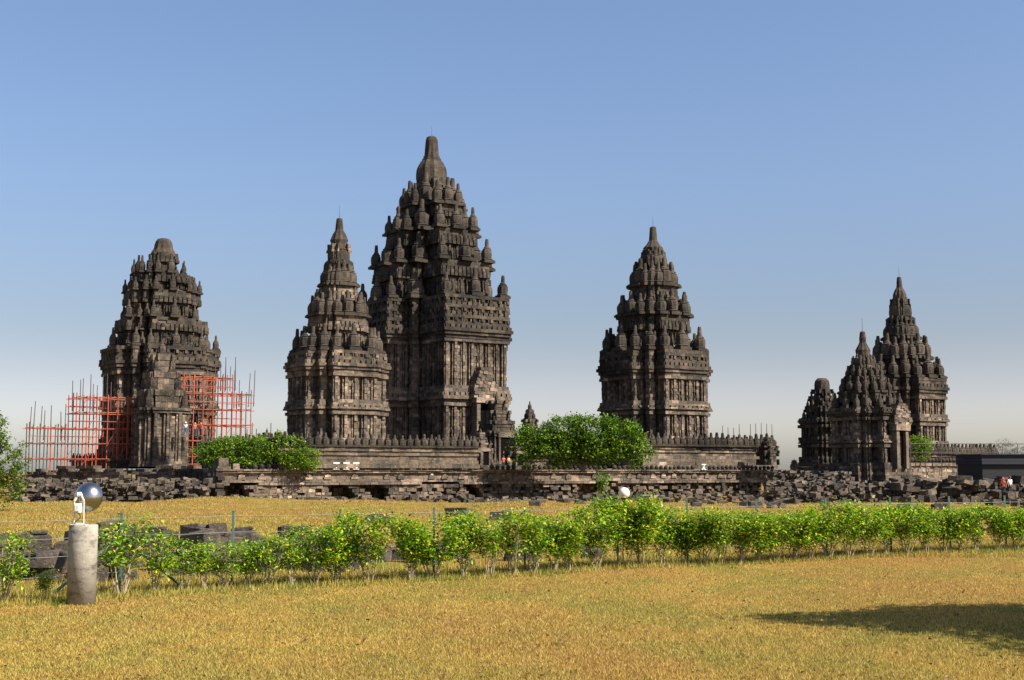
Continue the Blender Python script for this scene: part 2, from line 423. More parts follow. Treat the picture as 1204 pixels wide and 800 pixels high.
# Shiva-like main temple
temple('stone_temple', 'tallest soaring stone temple at the centre with ribbed bell crown', 505, 185, 553, 535, 408,
       [(360, 92), (318, 75), (279, 58.5), (248, 41)], [(214, 17.5), (211, 18.6), (205, 18.6), (200, 18), (196, 16.4), (193, 14.6), (190.3, 13), (190, 11.6), (187, 11.2), (186.8, 10), (184, 9.8), (183.8, 8.8), (166, 7.3), (162.3, 6.2), (160.8, 4)],
       93, kE=(1.24, .95, 1, .90), b=.47, m=.52, d=.50, c=.61, vert=1, course=.46, doors=[(.6, 1.7, 6.2, 531)], corn=1.15)
temple('stone_temple', 'slender stone temple in front of the tallest one, beside the bright green bush', 395, 150, 551, 520, 442,
       [(416, 51.5), (374, 35), (338, 21.5), (312, 13.5)], [(288, 9), (283, 11), (276, 8), (271, 5), (266, 4.5), (258, 3.5), (257, 2.5)],
       55, matn='andesite_pale', course=.38, corn=.9)
temple('stone_temple', 'stone temple standing alone right of the dark green tree with rod studded parapet beside it', 771, 181, 551, 518, 446,
       [(416, 59.5), (374, 42.5), (339, 28), (314, 17)], [(297, 11), (292, 12), (288, 8), (283, 5), (277, 4.5), (268, 3.8), (267, 2.6)],
       61, course=.44, corn=1.0)
temple('stone_temple', 'blunt broken topped stone temple wrapped in red scaffolding', 185, 178, 549, 520, 440,
       [(412, 65), (378, 54), (346, 45), (325, 36)], [(299, 14.5), (297, 14), (293, 11.5), (289, 11), (285, 9.5), (282, 7.5), (281, 5)],
       63, kE=(1.0, 1, 1, 1), course=.46, fin=.72, miss=.04, nofin=.25, shaft=False)
temple('stone_temple', 'tall tapering stone temple farthest right, behind the smaller two', 1064, 195, 545, 523, 468,
       [(447, 46), (424, 32.5), (400, 20), (378, 12.5)], [(352, 8), (347, 8), (342, 6), (338, 3.5), (332, 3.2), (327, 2.6), (326, 2)],
       46, course=.44, corn=.95)
temple('stone_temple', 'small dark pointed temple at right with side porch, rubble in front', 1019, 150, 566, 548, 492,
       [(481, 38), (463, 29), (444, 22), (430, 15)], [(418, 8), (412, 9), (407, 6), (403, 4), (398, 4), (391, 3), (390, 2)],
       38, kE=(1.25, 1, 1, 1), matn='andesite', course=.36, corn=.8, fin=.85, doors=[(.3, 1.0, 3.6, 546)])
temple('stone_temple', 'crumbling round topped temple stump left of the small pointed one', 969, 165, 553, 541, 500,
       [(492, 24), (478, 19), (466, 14)], [(458, 9), (452, 9), (448, 8), (445, 5)],
       24, matn='andesite_dark', course=.36, corn=.6, fin=.6, miss=.05, nofin=.3, shaft=False)

# porch of the scaffolded temple and small shrines
def shrine(name, label, px, D, y0, y1, hw, cat='shrine', door=False, matn='andesite', course=.34, group=None):
    p = P(px, y0, D); k = PX(D); Htot = Z(y1, D)-p.z; root = thing(name, label, cat, (p.x, D, p.z), TH, group)
    e = hw*k/1.05; hwall = Htot*.45
    mb = MB(); n = max(4, int(hwall/course)); 
    for i in range(n):
        o = (.3, .18)[min(i, 1)] if i < 2 else (.35 if i == n-1 else (.18 if i == n-2 else 0))
        ring(mb, plan((e,)*4, e*.58, e*.66, e*.66, e*.78, o*min(1, e/3)), hwall*i/n, hwall*(i+1)/n, course*1.8, 'storey' if 2 <= i < n-2 else None, jit=.02)
    mb.build('wall', M[matn], root)
    mb = MB(); nn = 3; z0 = hwall; rem = Htot*.42
    tiers = []
    for t in range(nn):
        s = e*(.84-.24*t); hh = rem/nn
        for q in range(3): ring(mb, plan((s,)*4, s*.58, s*.66, s*.66, s*.78, (0, .05, .16)[q]*min(1, e/2)), z0+hh*q/3, z0+hh*(q+1)/3, course*1.4, None, jit=.02, core=min(.16, s*.2))
        tiers.append((z0, s, hh)); z0 += hh
    rf = mb.build('roof', M[matn], root)
    for zt, s, hh in tiers:
        for q in range(4):
            a = math.pi/4+q*math.pi/2; rr = s*1.28
            put_finial(rf, rr*math.cos(a), rr*math.sin(a), zt-.02, hh*1.0, .9)
    put_finial(rf, 0, 0, z0-.05, Htot-z0, 1.0, FIN[0], 'crown_finial')
    if door:
        w_ = e*.42; fr = MB(); fr.box(-w_-.25, -w_, -e-.3, -e+.2, 0, hwall*.8, .01); fr.box(w_, w_+.25, -e-.3, -e+.2, 0, hwall*.8, .01); fr.box(-w_-.35, w_+.35, -e-.35, -e+.2, hwall*.8, hwall*.95, .01)
        f = fr.build('door_frame', M[matn], root); d_ = MB(); d_.box(-w_, w_, -e-.16, -e+.1, .05, hwall*.8); d_.build('door_opening_dark', M['painted_dark'], f)  # solid near-black box paints the darkness of the opening
    return root
shrine('stone_porch', 'two storey stone porch before the scaffolded temple, bulbous finials on its roof', 187, 166, 549, 398, 29, 'porch', False, 'andesite')
shrine('stone_shrine', 'roofed stone gate shrine with dark doorway at right foot of the tallest temple', 584, 166, 546, 460, 19, door=True)
shrine('stone_shrine', 'small stone shrine with narrow opening just left of the roofed gate shrine', 565, 160, 547, 503, 10, door=True)
shrine('stone_shrine', 'tiny stone shrine between roofed gate shrine and dark green tree', 606, 161, 547, 510, 9, door=True)
shrine('stone_shrine', 'pointed corner kiosk ending the parapet right of the lone temple', 903, 172, 547, 509, 9)
shrine('stone_shrine', 'pointed stone spire peeping out above the dark green tree', 623, 215, 551, 472, 10)
shrine('stone_shrine', 'small pointed shrine poking out of bright green bush', 313, 141, 547, 503, 9)
shrine('stone_shrine', 'tiny distant spire left of the crumbling temple stump', 934, 200, 556, 539, 4)

# ---------------------------------------------------------------- platforms with balustrades (walls facing N1 and N2)
cs, sn = math.cos(TH), math.sin(TH)
def platform(name, label, px, D, half, ytop, ybot, bal_h, spacing, matn='andesite', rods=0, px2=None, cat='platform'):
    """square plinth platform under a temple with a row of ribbed finials along its edge"""
    c = P(px, ybot, D); k = PX(D); h = half*k; zt = Z(ytop, D)-c.z
    root = thing(name, label, cat, (c.x, D, c.z), TH)
    mb = MB(); n = max(4, int(round(zt/.42))); sq = lambda o: [(-h-o, -h-o), (h+o, -h-o), (h+o, h+o), (-h-o, h+o)]
    for i in range(n):
        o = .25 if i == 0 else (.12 if i == 1 else (.32 if i == n-1 else (.16 if i == n-2 else 0)))
        ring(mb, sq(o), zt*i/n, zt*(i+1)/n, .85, None, dep=.8, jit=.03)
    mb.build('retaining_wall', M[matn], root)
    cnt = 0
    for (a, b_) in (((-h, -h), (h, -h)), ((-h, h), (-h, -h)), ((h, -h), (h, h))):
        L = math.dist(a, b_); q = int(L/spacing)
        for i in range(q):
            if cnt >= 98: break
            t = (i+.5)/q; x = a[0]+(b_[0]-a[0])*t; y = a[1]+(b_[1]-a[1])*t
            put_finial(root, x, y, zt-.01, bal_h*random.uniform(.92, 1.05), 1.38); cnt += 1
            if rods and a[1] == b_[1] and t > .55 and random.random() < .75:
                rb = MB(); rb.tube((x, y, zt+bal_h*.9), (x+random.uniform(-.06, .06), y, zt+bal_h+random.uniform(.8, 1.7)), .05, .04, 5); rb.build('iron_rod', M['dark_steel'], root)
    return root
platform('temple_platform', 'raised stone platform with finial parapet under the slender front temple', 395, 150, 120, 528, 551, 1.45, .92)
platform('temple_platform', 'raised stone platform whose parapet finials carry upright rods, under the lone temple', 771, 181, 97, 527, 551, 1.75, .98, rods=1)
platform('temple_platform', 'raised stone platform with dense spiky parapet under the farthest right temple', 1064, 195, 72, 535, 548, 1.6, .8)
platform('temple_platform', 'low stone platform under the tallest temple', 505, 185, 112, 536, 553, 1.9, 1.3)
platform('temple_platform', 'low worn stone platform under the scaffolded temple', 185, 178, 78, 541, 551, .9, 1.1, 'andesite_dark')

# ---------------------------------------------------------------- great terrace with retaining wall
ZT = 2.45
A0 = Vector((-30.1, 130)); T1 = Vector((cs, sn)); N1v = Vector((sn, -cs))
LW = 78.0
BAL_S = [(130*r2+30.1)/(cs-sn*r2) for r2 in [(x_-602)/F for x_ in (394, 405.5, 417, 823)]]
def terrace():
    root = thing('terrace_wall', 'long stone terrace wall with small bulbs along its top and broken lower courses', 'wall', (A0.x, A0.y, 0), TH)
    # local frame: x along T1, -y outward
    zb = -.9
    mb = MB(); z = ZT-1.35
    # upper dressed band: courses with mouldings
    lv = [(z, z+.32, .05), (z+.32, z+.66, .0), (z+.66, z+.98, -.02), (z+.98, z+1.2, .28), (z+1.2, z+1.35, .42)]
    for a, b_, o in lv:
        t = 0
        while t < LW:
            wv = random.uniform(.6, 1.5); off = 0
            mb.obox((0, 0), (1, 0), (0, -1), t, min(LW, t+wv)-.01, -3.0, o+random.gauss(0, .03), a+random.uniform(-.01, .01), b_, .01); t += wv
    t = .6
    while t < LW:                                # arched antefixes carved on the band
        if random.random() < .8: 
            zz = z+.30
            for (w_, h0, h1) in ((.42, 0, .25), (.32, .25, .45), (.16, .45, .6)): mb.obox((t, 0), (1, 0), (0, -1), -w_, w_, -.1, .17, zz+h0, zz+h1, .015)
        t += random.choice((1.5, 1.7, 2.2))
    mb.build('dressed_band', M['andesite_pale'], root)
    # lower ledge
    mb = MB(); t = 0
    while t < LW:
        wv = random.uniform(.5, 1.4)
        if not (math.sin(t*.55)+math.sin(t*.23+2) > 1.15): mb.obox((0, 0), (1, 0), (0, -1), t, t+wv-.01, -.9, .55+random.gauss(0, .04), z-.28, z-.02, .02)
        t += wv
    mb.build('lower_ledge', M['andesite_pale'], root)
    # ruined lower courses, with voids
    mb = MB(); zz = zb
    while zz < z-.3:
        h = random.uniform(.26, .42); t = 0
        while t < LW:
            wv = random.uniform(.35, .95)
            hole = math.sin(t*.42+1)+.7*math.sin(t*1.1+zz)+.5*math.sin(t*.17) > .72
            p = random.gauss(.20, .24) if not hole else random.gauss(-2.3, .2)
            if 0 < t < 26 and not hole: p = random.gauss(.32, .04)
            if random.random() < .14: p -= .6
            mb.obox((0, 0), (1, 0), (0, -1), t, t+wv-random.uniform(.0, .06), min(-1.2, p-.5), p, zz, zz+h-random.uniform(0, .05), .035)
            t += wv
        zz += h*.97
    mb.box(0, LW, 2.7, 3.6, zb, z+1.3)
    mb.build('broken_courses', M['andesite'], root)
    # side facing left, its shade put into a darker stone colour
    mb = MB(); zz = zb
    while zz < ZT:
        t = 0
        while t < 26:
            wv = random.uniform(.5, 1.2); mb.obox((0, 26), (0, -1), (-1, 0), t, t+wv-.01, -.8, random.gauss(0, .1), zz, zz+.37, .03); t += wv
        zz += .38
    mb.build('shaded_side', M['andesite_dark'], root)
    # row of small bulbs, the hundred nearest as parts
    q = 0; t = .5; rest = MB()
    while t < LW-.3:
        if random.random() < .93 and min(abs(t-q2) for q2 in BAL_S) > .95:
            h = random.uniform(.5, .62)
            if q < 99 and 4 < t:
                o = put_finial(root, t, -.12, ZT-.01, h, 1.0, BULB, 'parapet_bulb'); q += 1
        t += .74
    # paving of the terrace
    mb = MB(); mb.box(.4, LW-.4, .5, 75, ZT-.5, ZT-.04); mb.build('paving', M['andesite_dark'], root)
    # corner post
    mb = MB(); mb.box(.2, 1.6, -.2, 1.2, ZT, ZT+.35, .03); mb.box(.35, 1.45, 0, 1.0, ZT+.35, ZT+1.15, .04); mb.box(1.9, 2.6, 0, .7, ZT, ZT+.55, .04); mb.build('corner_post', M['andesite_pale'], root)
terrace()
# upper parapet wall behind the bulbs, between the platforms
def wallrun(name, label, p0, p1, z0, z1, matn, course=.38, ruin=.0, thick=.8, cat='wall', jit=.05, cap=.25):
    root = thing(name, label, cat, (p0.x, p0.y, 0)); d = (p1-p0); L = d.length; u = d/L; n = Vector((u.y, -u.x))
    mb = MB(); zz = z0; nz = max(1, int(round((z1-z0)/course))); hh = (z1-z0)/nz
    for i in range(nz):
        t = 0
        while t < L:
            wv = random.uniform(.45, 1.15)
            top = 1-ruin*(.5+.5*math.sin(t*.5)+.4*math.sin(t*1.7+1)+random.uniform(-.3, .3))
            if (i+.5)/nz < top:
                o = cap if (i == nz-1 and cap) else (.12 if i == 0 else 0)
                mb.obox((0, 0), u, n, t, t+wv-.01, -thick, o+random.gauss(0, jit), zz+random.uniform(-.01, .01), zz+hh-.01, .02+ruin*.05)
            t += wv
        zz += hh
    mb.build('stone_courses', M[matn], root); return root
def G(px, D): return Vector(((px-602)/F*D*.9995, D))
wallrun('ruined_wall', 'low ruined dark stone wall beneath the scaffolding at left', G(28, 150), G(262, 138), -.9, 2.9, 'andesite', .36, .25, 1.2)
wallrun('terrace_wall', 'pale stepped terrace wall below the farthest right temple', G(1035, 170), G(1168, 182), -.2, 3.4, 'andesite_pale', .42)
wallrun('ruined_wall', 'tumbled stone wall between corner kiosk and small pointed temple', G(900, 165), G(1010, 150), -.5, 3.2, 'andesite', .38, .3, 1.2)
wallrun('ruined_wall', 'broken stone base under the small pointed temple', G(975, 138), G(1062, 140), -.9, 1.3, 'andesite_dark', .38, .3, 4)
# bulbs on that right wall
r_ = thing('stone_parapet', 'row of small dark bulbs on the terrace wall at far right', 'parapet', (0, 0, 0))
a_, b_ = G(1066, 173.2), G(1165, 182)
for i in range(26):
    p = a_.lerp(b_, i/25); put_finial(r_, p.x, p.y, 3.4, .75, 1.0, BULB, 'parapet_bulb')

# ---------------------------------------------------------------- ground
def gz(x, y):
    s = max(0, min(1, (y-88)/30)); s = s*s*(3-2*s)
    left = 1/(1+math.exp(max(-30, min(30, (x-.02*y)/4.0))))
    m = .24*left*math.exp(-((y-84)/16)**2)*(1+.9*math.sin(x*.25)+.5*math.sin(x*.6+1))
    wob = .05*math.sin(x*.31+y*.13)*min(1, max(0, (y-25)/20))
    return -.9*s+m+wob
def ground():
    ys = list(np.concatenate([np.linspace(-40, 8, 10), np.linspace(9, 60, 90), np.linspace(61, 150, 90), np.linspace(155, 400, 20), np.linspace(450, 5000, 16)]))
    v = []; f = []; nx = 101
    for j, y in enumerate(ys):
        W = 60+abs(y)*.8
        for i in range(nx):
            x = (i/(nx-1)*2-1)*W; v.append((x, y, gz(x, y) if y > 10 else 0))
    for j in range(len(ys)-1):
        for i in range(nx-1): a = j*nx+i; f.append((a, a+1, a+nx+1, a+nx))
    o = link('ground', mesh('ground', v, f, True), M['ground']); o['kind'] = 'structure'
ground()
# hedge base line: photo x -> distance
HX = [-260, -60, 20, 250, 440, 620, 690, 760, 860, 1000, 1100, 1204, 1260, 1420]; HY = [736, 716, 708, 692, 684, 674, 668, 664, 662, 655, 650, 646, 643, 637]
def hedgeD(px): return EYE*F/(np.interp(px, HX, HY)-555)
def blades(name, label, cat, n, Dfun, hfun, wfun, matn, lean=.5, pxr=(-160, 1380)):
    px = rng.uniform(pxr[0], pxr[1], n); D = Dfun(px, n)
    x = (px-602)/F*D; keep = np.ones(n, bool)
    h = hfun(px, D, n); w_ = wfun(D, n); z = np.array([gz(a, b) for a, b in zip(x, D)])
    an = rng.uniform(0, 2*np.pi, n); ln = rng.uniform(0, lean, n)*h; la = rng.uniform(0, 2*np.pi, n)
    v = np.empty((n, 3, 3))
    v[:, 0] = np.c_[x-np.cos(an)*w_, D-np.sin(an)*w_, z-.01]; v[:, 1] = np.c_[x+np.cos(an)*w_, D+np.sin(an)*w_, z-.01]
    v[:, 2] = np.c_[x+np.cos(la)*ln, D+np.sin(la)*ln, z+h]
    me = bpy.data.meshes.new(name); me.vertices.add(n*3); me.vertices.foreach_set('co', v.reshape(-1))
    me.loops.add(n*3); me.loops.foreach_set('vertex_index', np.arange(n*3, dtype=np.int32))
    me.polygons.add(n); me.polygons.foreach_set('loop_start', np.arange(0, n*3, 3, dtype=np.int32)); me.polygons.foreach_set('loop_total', np.full(n, 3, dtype=np.int32))
    me.update(); me.validate()
    o = link(name, me, M[matn]); tag(o, label, cat, kind='stuff'); return o
def lawnD(px, n):
    hd = hedgeD(px); s = rng.uniform(0, 1, n)
    y0 = 555+EYE*F/hd; y = y0-2+(830-y0)*s; return EYE*F/(y-555)
blades('lawn_grass', 'short dry golden mown lawn in the foreground', 'grass', 420000, lawnD, lambda p, D, n: rng.uniform(.015, .045, n), lambda D, n: .0022+.00016*D, 'lawn_blade', 1.4)
def fieldD(px, n):
    y = rng.uniform(588, 655, n); return EYE*F/(y-555)
def fh_(p, D, n):
    return rng.uniform(.02, .10, n)
blades('field_grass', 'long dry yellow grass on the field before the ruins', 'grass', 320000, fieldD, fh_, lambda D, n: .003+.00016*D, 'field_blade', 1.3)
def baseD(px, n):
    return hedgeD(px)+rng.gamma(1.6, 1.3, n)-.55
blades('green_grass', 'longer green grass growing along the foot of the hedge', 'grass', 72000, baseD, lambda p, D, n: rng.uniform(.03, .17, n)*np.where(rng.uniform(0, 1, n) < .2, 1.4, .8), lambda D, n: np.full(n, .006), 'green_blade', .6)

# ---------------------------------------------------------------- hedge shrubs
def leaf(v, f, c, d, up, L, W):
    """folded pointed leaf at c pointing along d"""
    s = d.cross(up); s = s.normalized() if s.length > 1e-4 else Vector((1, 0, 0)); nn = s.cross(d).normalized()
    n = len(v); droop = -nn*L*.12
    v += [tuple(c), tuple(c+d*L*.5+s*W+nn*W*.35), tuple(c+d*L+droop), tuple(c+d*L*.5-s*W+nn*W*.35), tuple(c+d*L*.52)]
    f += [(n, n+4, n+1), (n+4, n+2, n+1), (n, n+3, n+4), (n+4, n+3, n+2)]
def shrub_meshes(seed, H=1.12, W=.5, nl=520, sparse=False):
    rnd = random.Random(seed); st = MB(); v = []; f = []
    ns = rnd.randint(4, 6); tips = []
    for i in range(ns):
        a = rnd.uniform(0, 6.28); r = rnd.uniform(.25, 1)*W*.75
        p = [Vector((math.cos(a)*.05, math.sin(a)*.05, -.03))]
        for q in range(1, 5):
            t = q/4; p.append(Vector((math.cos(a)*(.05+r*t**1.1)+rnd.gauss(0, .02), math.sin(a)*(.05+r*t**1.1)+rnd.gauss(0, .02), H*.88*t*rnd.uniform(.93, 1.05))))
        for q in range(4): st.tube(p[q], p[q+1], .017-.0032*q, .017-.0032*(q+1), 5)
        for q in range(1, 5): tips.append(p[q])
        for q in range(2, 5):
            for z_ in range(3):
                a2 = rnd.uniform(0, 6.28); e = p[q]+Vector((math.cos(a2)*W*.35, math.sin(a2)*W*.35, rnd.uniform(.0, .15)))
                st.tube(p[q], e, .006, .003, 4); tips.append(e)
    k = nl//len(tips)
    for t in tips:
        if sparse and rnd.random() < .35: continue
        for q in range(k):
            o = Vector((rnd.gauss(0, .09), rnd.gauss(0, .09), rnd.gauss(.03, .085))); c = t+o
            if c.z < rnd.uniform(.16, .42)*H: continue
            d = Vector((rnd.gauss(0, 1), rnd.gauss(0, 1), rnd.gauss(.15, .5))).normalized()
            leaf(v, f, c, d, Vector((rnd.gauss(0, .3), rnd.gauss(0, .3), 1)), rnd.uniform(.06, .115), rnd.uniform(.019, .032))
    me = mesh('shrub_leaves', v, f); me.materials.append(M['leaf_hedge']); sm = mesh('shrub_stems', st.v, st.f); sm.materials.append(M['bark'])
    return me, sm
rnd_h = [1.16, 1.02, 1.24, 1.1, .94, 1.2, 1.08, .98, 1.14]
DENSE = [shrub_meshes(s, rnd_h[s], .66, 2400) for s in range(9)]
THIN = [shrub_meshes(40+s, 1.12, .55, 1500, True) for s in range(3)]
sx = [(-70, 1, .9, 'sparse shrub just beyond the left edge'), (12, 1, .98, 'leggy sparse shrub at far left edge, left of the concrete pillar'), (58, 1, .5, 'small shrub sprig between left edge and concrete pillar'), (148, 1, 1.15, 'thin shrub in front of the braced green fence post'), (186, 1, .95, 'thin yellowish shrub just right of the braced fence post')]
ordn = ['third', 'fourth', 'fifth', 'sixth', 'seventh', 'eighth', 'ninth', 'tenth', 'eleventh', 'twelfth', 'thirteenth', 'fourteenth', 'fifteenth', 'sixteenth', 'seventeenth', 'eighteenth', 'nineteenth', 'twentieth', 'twenty first', 'twenty second', 'twenty third', 'twenty fourth', 'twenty fifth', 'twenty sixth', 'twenty seventh', 'twenty eighth', 'twenty ninth', 'thirtieth', 'thirty first', 'thirty second', 'thirty third', 'thirty fourth', 'thirty fifth', 'thirty sixth', 'thirty seventh', 'thirty eighth', 'thirty ninth', 'fortieth', 'forty first', 'forty second', 'forty third', 'forty fourth', 'forty fifth', 'forty sixth', 'forty seventh', 'forty eighth', 'forty ninth', 'fiftieth']
xs = [222, 246, 270, 296, 320, 348, 372, 396, 436, 484, 510, 548, 576, 604, 628, 650, 672, 700, 732, 754, 778, 800, 824, 846, 866, 886, 907, 928, 948, 970, 994, 1018, 1040, 1062, 1084, 1104, 1124, 1144, 1166, 1188, 1208, 1228, 1252, 1278, 1306, 1334, 1364, 1396]
random.seed(21)
for i, x in enumerate(xs):
    thin = x in (222, 246, 270, 320, 348, 576, 604) ; H = .80 if x < 330 else (.88 if x < 400 else (1.05 if x < 700 else (1.2 if x < 760 else 1.05)))
    sx.append((x, 1 if thin else 0, H, ('thin' if thin else 'leafy')+' hedge shrub, '+ordn[i]+' from the braced fence post counting right'))
for i, (x, thin, H, lab) in enumerate(sx):
    D = hedgeD(x)+.25; g = G(x, D); t = thing('hedge_shrub', lab, 'shrub', (g.x, g.y, gz(g.x, g.y)), random.uniform(0, 6.28), 'shrubs planted in the hedge row')
    lm, sm = random.choice(THIN if thin else DENSE); s = H/1.08*random.uniform(.94, 1.07)
    for me, nm in ((lm, 'foliage'), (sm, 'stems')):
        o = link(nm, me, None, t); o.scale = (s*random.uniform(.95, 1.1), s, s)

# ---------------------------------------------------------------- wire fence behind the hedge
fx = [147, 277, 402, 511, 617, 725, 806, 887, 968, 1043, 1112, 1177, 1236, 1300, 1370]
fr_ = thing('wire_fence', 'thin green post fence strung with wires behind the hedge', 'fence', (0, 0, 0))
fp = []
for i, x in enumerate(fx):
    D = hedgeD(x)+1.1; g = G(x, D); h = (1.42 if x < 700 else 1.5); fp.append((g, h))
    mb = MB(); mb.box(g.x-.022, g.x+.022, g.y-.022, g.y+.022, -.05, h); mb.box(g.x-.027, g.x+.027, g.y-.027, g.y+.027, h, h+.02); mb.build('post', M['green_paint'], fr_)
g0 = fp[0][0]; dr = (fp[1][0]-fp[0][0]).normalized()
for s_ in (-1, 1):
    mb = MB(); e = g0+dr*s_*1.25; mb.tube((g0.x, g0.y, 1.0), (e.x, e.y, .0), .028, .028, 4); mb.build('brace', M['green_paint'], fr_)
for hz in (.35, .7, 1.02, 1.34):
    mb = MB()
    left = G(-40, hedgeD(-40)+1.1); pts = [(left, 1.4)]+fp
    for (a, _), (b2, _) in zip(pts, pts[1:]):
        m_ = (a+b2)/2; mb.tube((a.x, a.y, hz), (m_.x, m_.y, hz-.015), .0045, None, 4); mb.tube((m_.x, m_.y, hz-.015), (b2.x, b2.y, hz), .0045, None, 4)
    mb.build('wire', M['wire'], fr_)

# ---------------------------------------------------------------- loose stones
def stone_thing(x, y, z, sx_, sy_, sz_, rz, label, group, tilt=.12):
    mb = MB(); mb.rock(0, 0, sz_*.46, sx_, sy_, sz_, 0, tilt, .09)
    if random.random() < .5: mb.rock(sx_*.05, 0, sz_*.98, sx_*.72, sy_*.75, sz_*.22, 0, tilt, .06)
    o = mb.build('stone_block', M['boulder']); o.location = (x, y, z-.03); o.rotation_euler[2] = rz
    bv = o.modifiers.new('bevel', 'BEVEL'); bv.width = .035; bv.segments = 2
    return tag(o, label, 'stone block', group)
random.seed(5)
n_ = 0
# row behind the hedge at left: piled in two or three layers
for i in range(198):
    x = random.uniform(-15, 425) if i < 172 else random.uniform(425, 720)
    D = hedgeD(x)+random.uniform(3.2, 11); s = random.uniform(.22, .58)
    if 20 < x < 60 and random.random() < .4: continue
    g = G(x, D); lay = random.choice((0, 0, 0, 1, 1, 2)) if i < 172 else 0
    if lay == 2: s = max(s*.7, .22); D = hedgeD(x)+random.uniform(6, 11); g = G(x, D)
    stone_thing(g.x, g.y, gz(g.x, g.y)+lay*.30, s*random.uniform(.9, 1.7), s, s*random.uniform(.6, .95), random.uniform(-.9, .9),
                'weathered grey block in the loose stone row behind the hedge', 'stone blocks in the row behind the hedge')
# mid field, few stones
for x, y, s, lab in ((228, 594, .55, 'flat stone lying on the golden field below the corner post'), (240, 591, .4, 'small upright stone on the golden field below the corner post'), (175, 589, .5, 'dark stone on the golden field right of floodlight'), (445, 613, .8, 'lone dark stone half sunk above the hedge, left of centre'), (590, 612, .8, 'pale topped stone just above the hedge near the centre'), (540, 608, .9, 'dark flat stone in the yellow field above the hedge centre')):
    D = EYE*F/(y-555) if y-555 > 20 else 90; g = G(x, D); stone_thing(g.x, g.y, gz(g.x, g.y), s*1.2, s*.8, s*.5, random.uniform(-.5, .5), lab, None)
# right: blocks between hedge and wall
for i in range(98):
    x = random.uniform(880, 1230) if i > 34 else random.uniform(625, 900); D = random.uniform(76, 108); 
    s = random.uniform(.28, .6)*(1 if x < 900 else 1.15); g = G(x, D)
    lay = random.choice((0, 0, 1)) if x > 930 else 0
    stone_thing(g.x, g.y, gz(g.x, g.y)+lay*.5, s*random.uniform(1, 1.6), s, s*random.uniform(.55, .85), random.uniform(-.8, .8),
                'tumbled stone block on the ground between hedge and terrace at right', 'tumbled blocks between hedge and terrace', .2).data.materials[0] = M['rubble']
# heaps at the wall feet: uncountable
mb = MB()
def heap(x0, x1, D0, D1, n, zmax, s0=.22, s1=.68):
    for i in range(n):
        x = random.uniform(x0, x1); D = random.uniform(D0, D1); g = G(x, D); s = random.uniform(s0, s1)
        mb.rock(g.x, g.y, gz(g.x, g.y)+random.uniform(0, 1)**1.5*zmax, s*random.uniform(.9, 1.7), s, s*random.uniform(.35, .8), random.choice((.57, .57, random.uniform(0, 3.1))), .22, .08)
heap(20, 250, 126, 140, 1000, 2.4); heap(255, 470, 122, 128, 90, .6); heap(470, 640, 129, 141, 110, .5); heap(640, 920, 132, 153, 260, .7)
heap(900, 1230, 112, 140, 2600, 2.1); heap(905, 1000, 138, 155, 700, 3.2); heap(1050, 1230, 110, 125, 420, 2.4, .35, .95)
tag(mb.build('stone_rubble', M['rubble']), 'heaps of broken dark stone along the foot of the terrace', 'rubble', kind='stuff')
# two curved carved stones by the small pointed temple
for x, lab in ((1066, 'curved carved balustrade stone at foot of small pointed temple, left of its pair'), (1079, 'curved carved balustrade stone at foot of small pointed temple, right of its pair')):
    p = P(x, 582, 132); mb2 = MB(); n = 9
    for i in range(n):
        a = math.pi*.08+i/n*math.pi*.6; a2 = math.pi*.08+(i+1)/n*math.pi*.6
        mb2.tube((-.1+1.0*math.cos(a), 0, 1.7*math.sin(a)), (-.1+1.0*math.cos(a2), 0, 1.7*math.sin(a2)), .32, .32, 8)
    o = mb2.build('carved_stone', M['andesite_dark']); o.location = p; o.rotation_euler[2] = .3; tag(o, lab, 'carved stone')

# white plaster balusters on the parapet
for x, y, lab in ((394, 548, 'white hourglass baluster on terrace edge, leftmost of three'), (405.5, 548, 'white hourglass baluster on terrace edge, middle of three'), (417, 548, 'white hourglass baluster on terrace edge, rightmost of three'), (823, 547, 'single white hourglass baluster on terrace edge before the lone temple')):
    D = 130+ (x-255)/655*42-2; p = P(x, y, D); mb2 = MB()
    mb2.box(-.36, .36, -.16, .16, 0, .14); mb2.lathe([(.27, .14), (.19, .34), (.19, .42), (.27, .62)], 10); mb2.box(-.38, .38, -.16, .16, .62, .76)
    o = mb2.build('baluster', M['white_paint']); rr_ = (x-602)/F; s__ = (130*rr_+30.1)/(cs-sn*rr_); q_ = A0+T1*s__+N1v*.42; o.location = (q_.x, q_.y, ZT+.0); o.rotation_euler[2] = TH; tag(o, lab, 'baluster', 'white balusters')

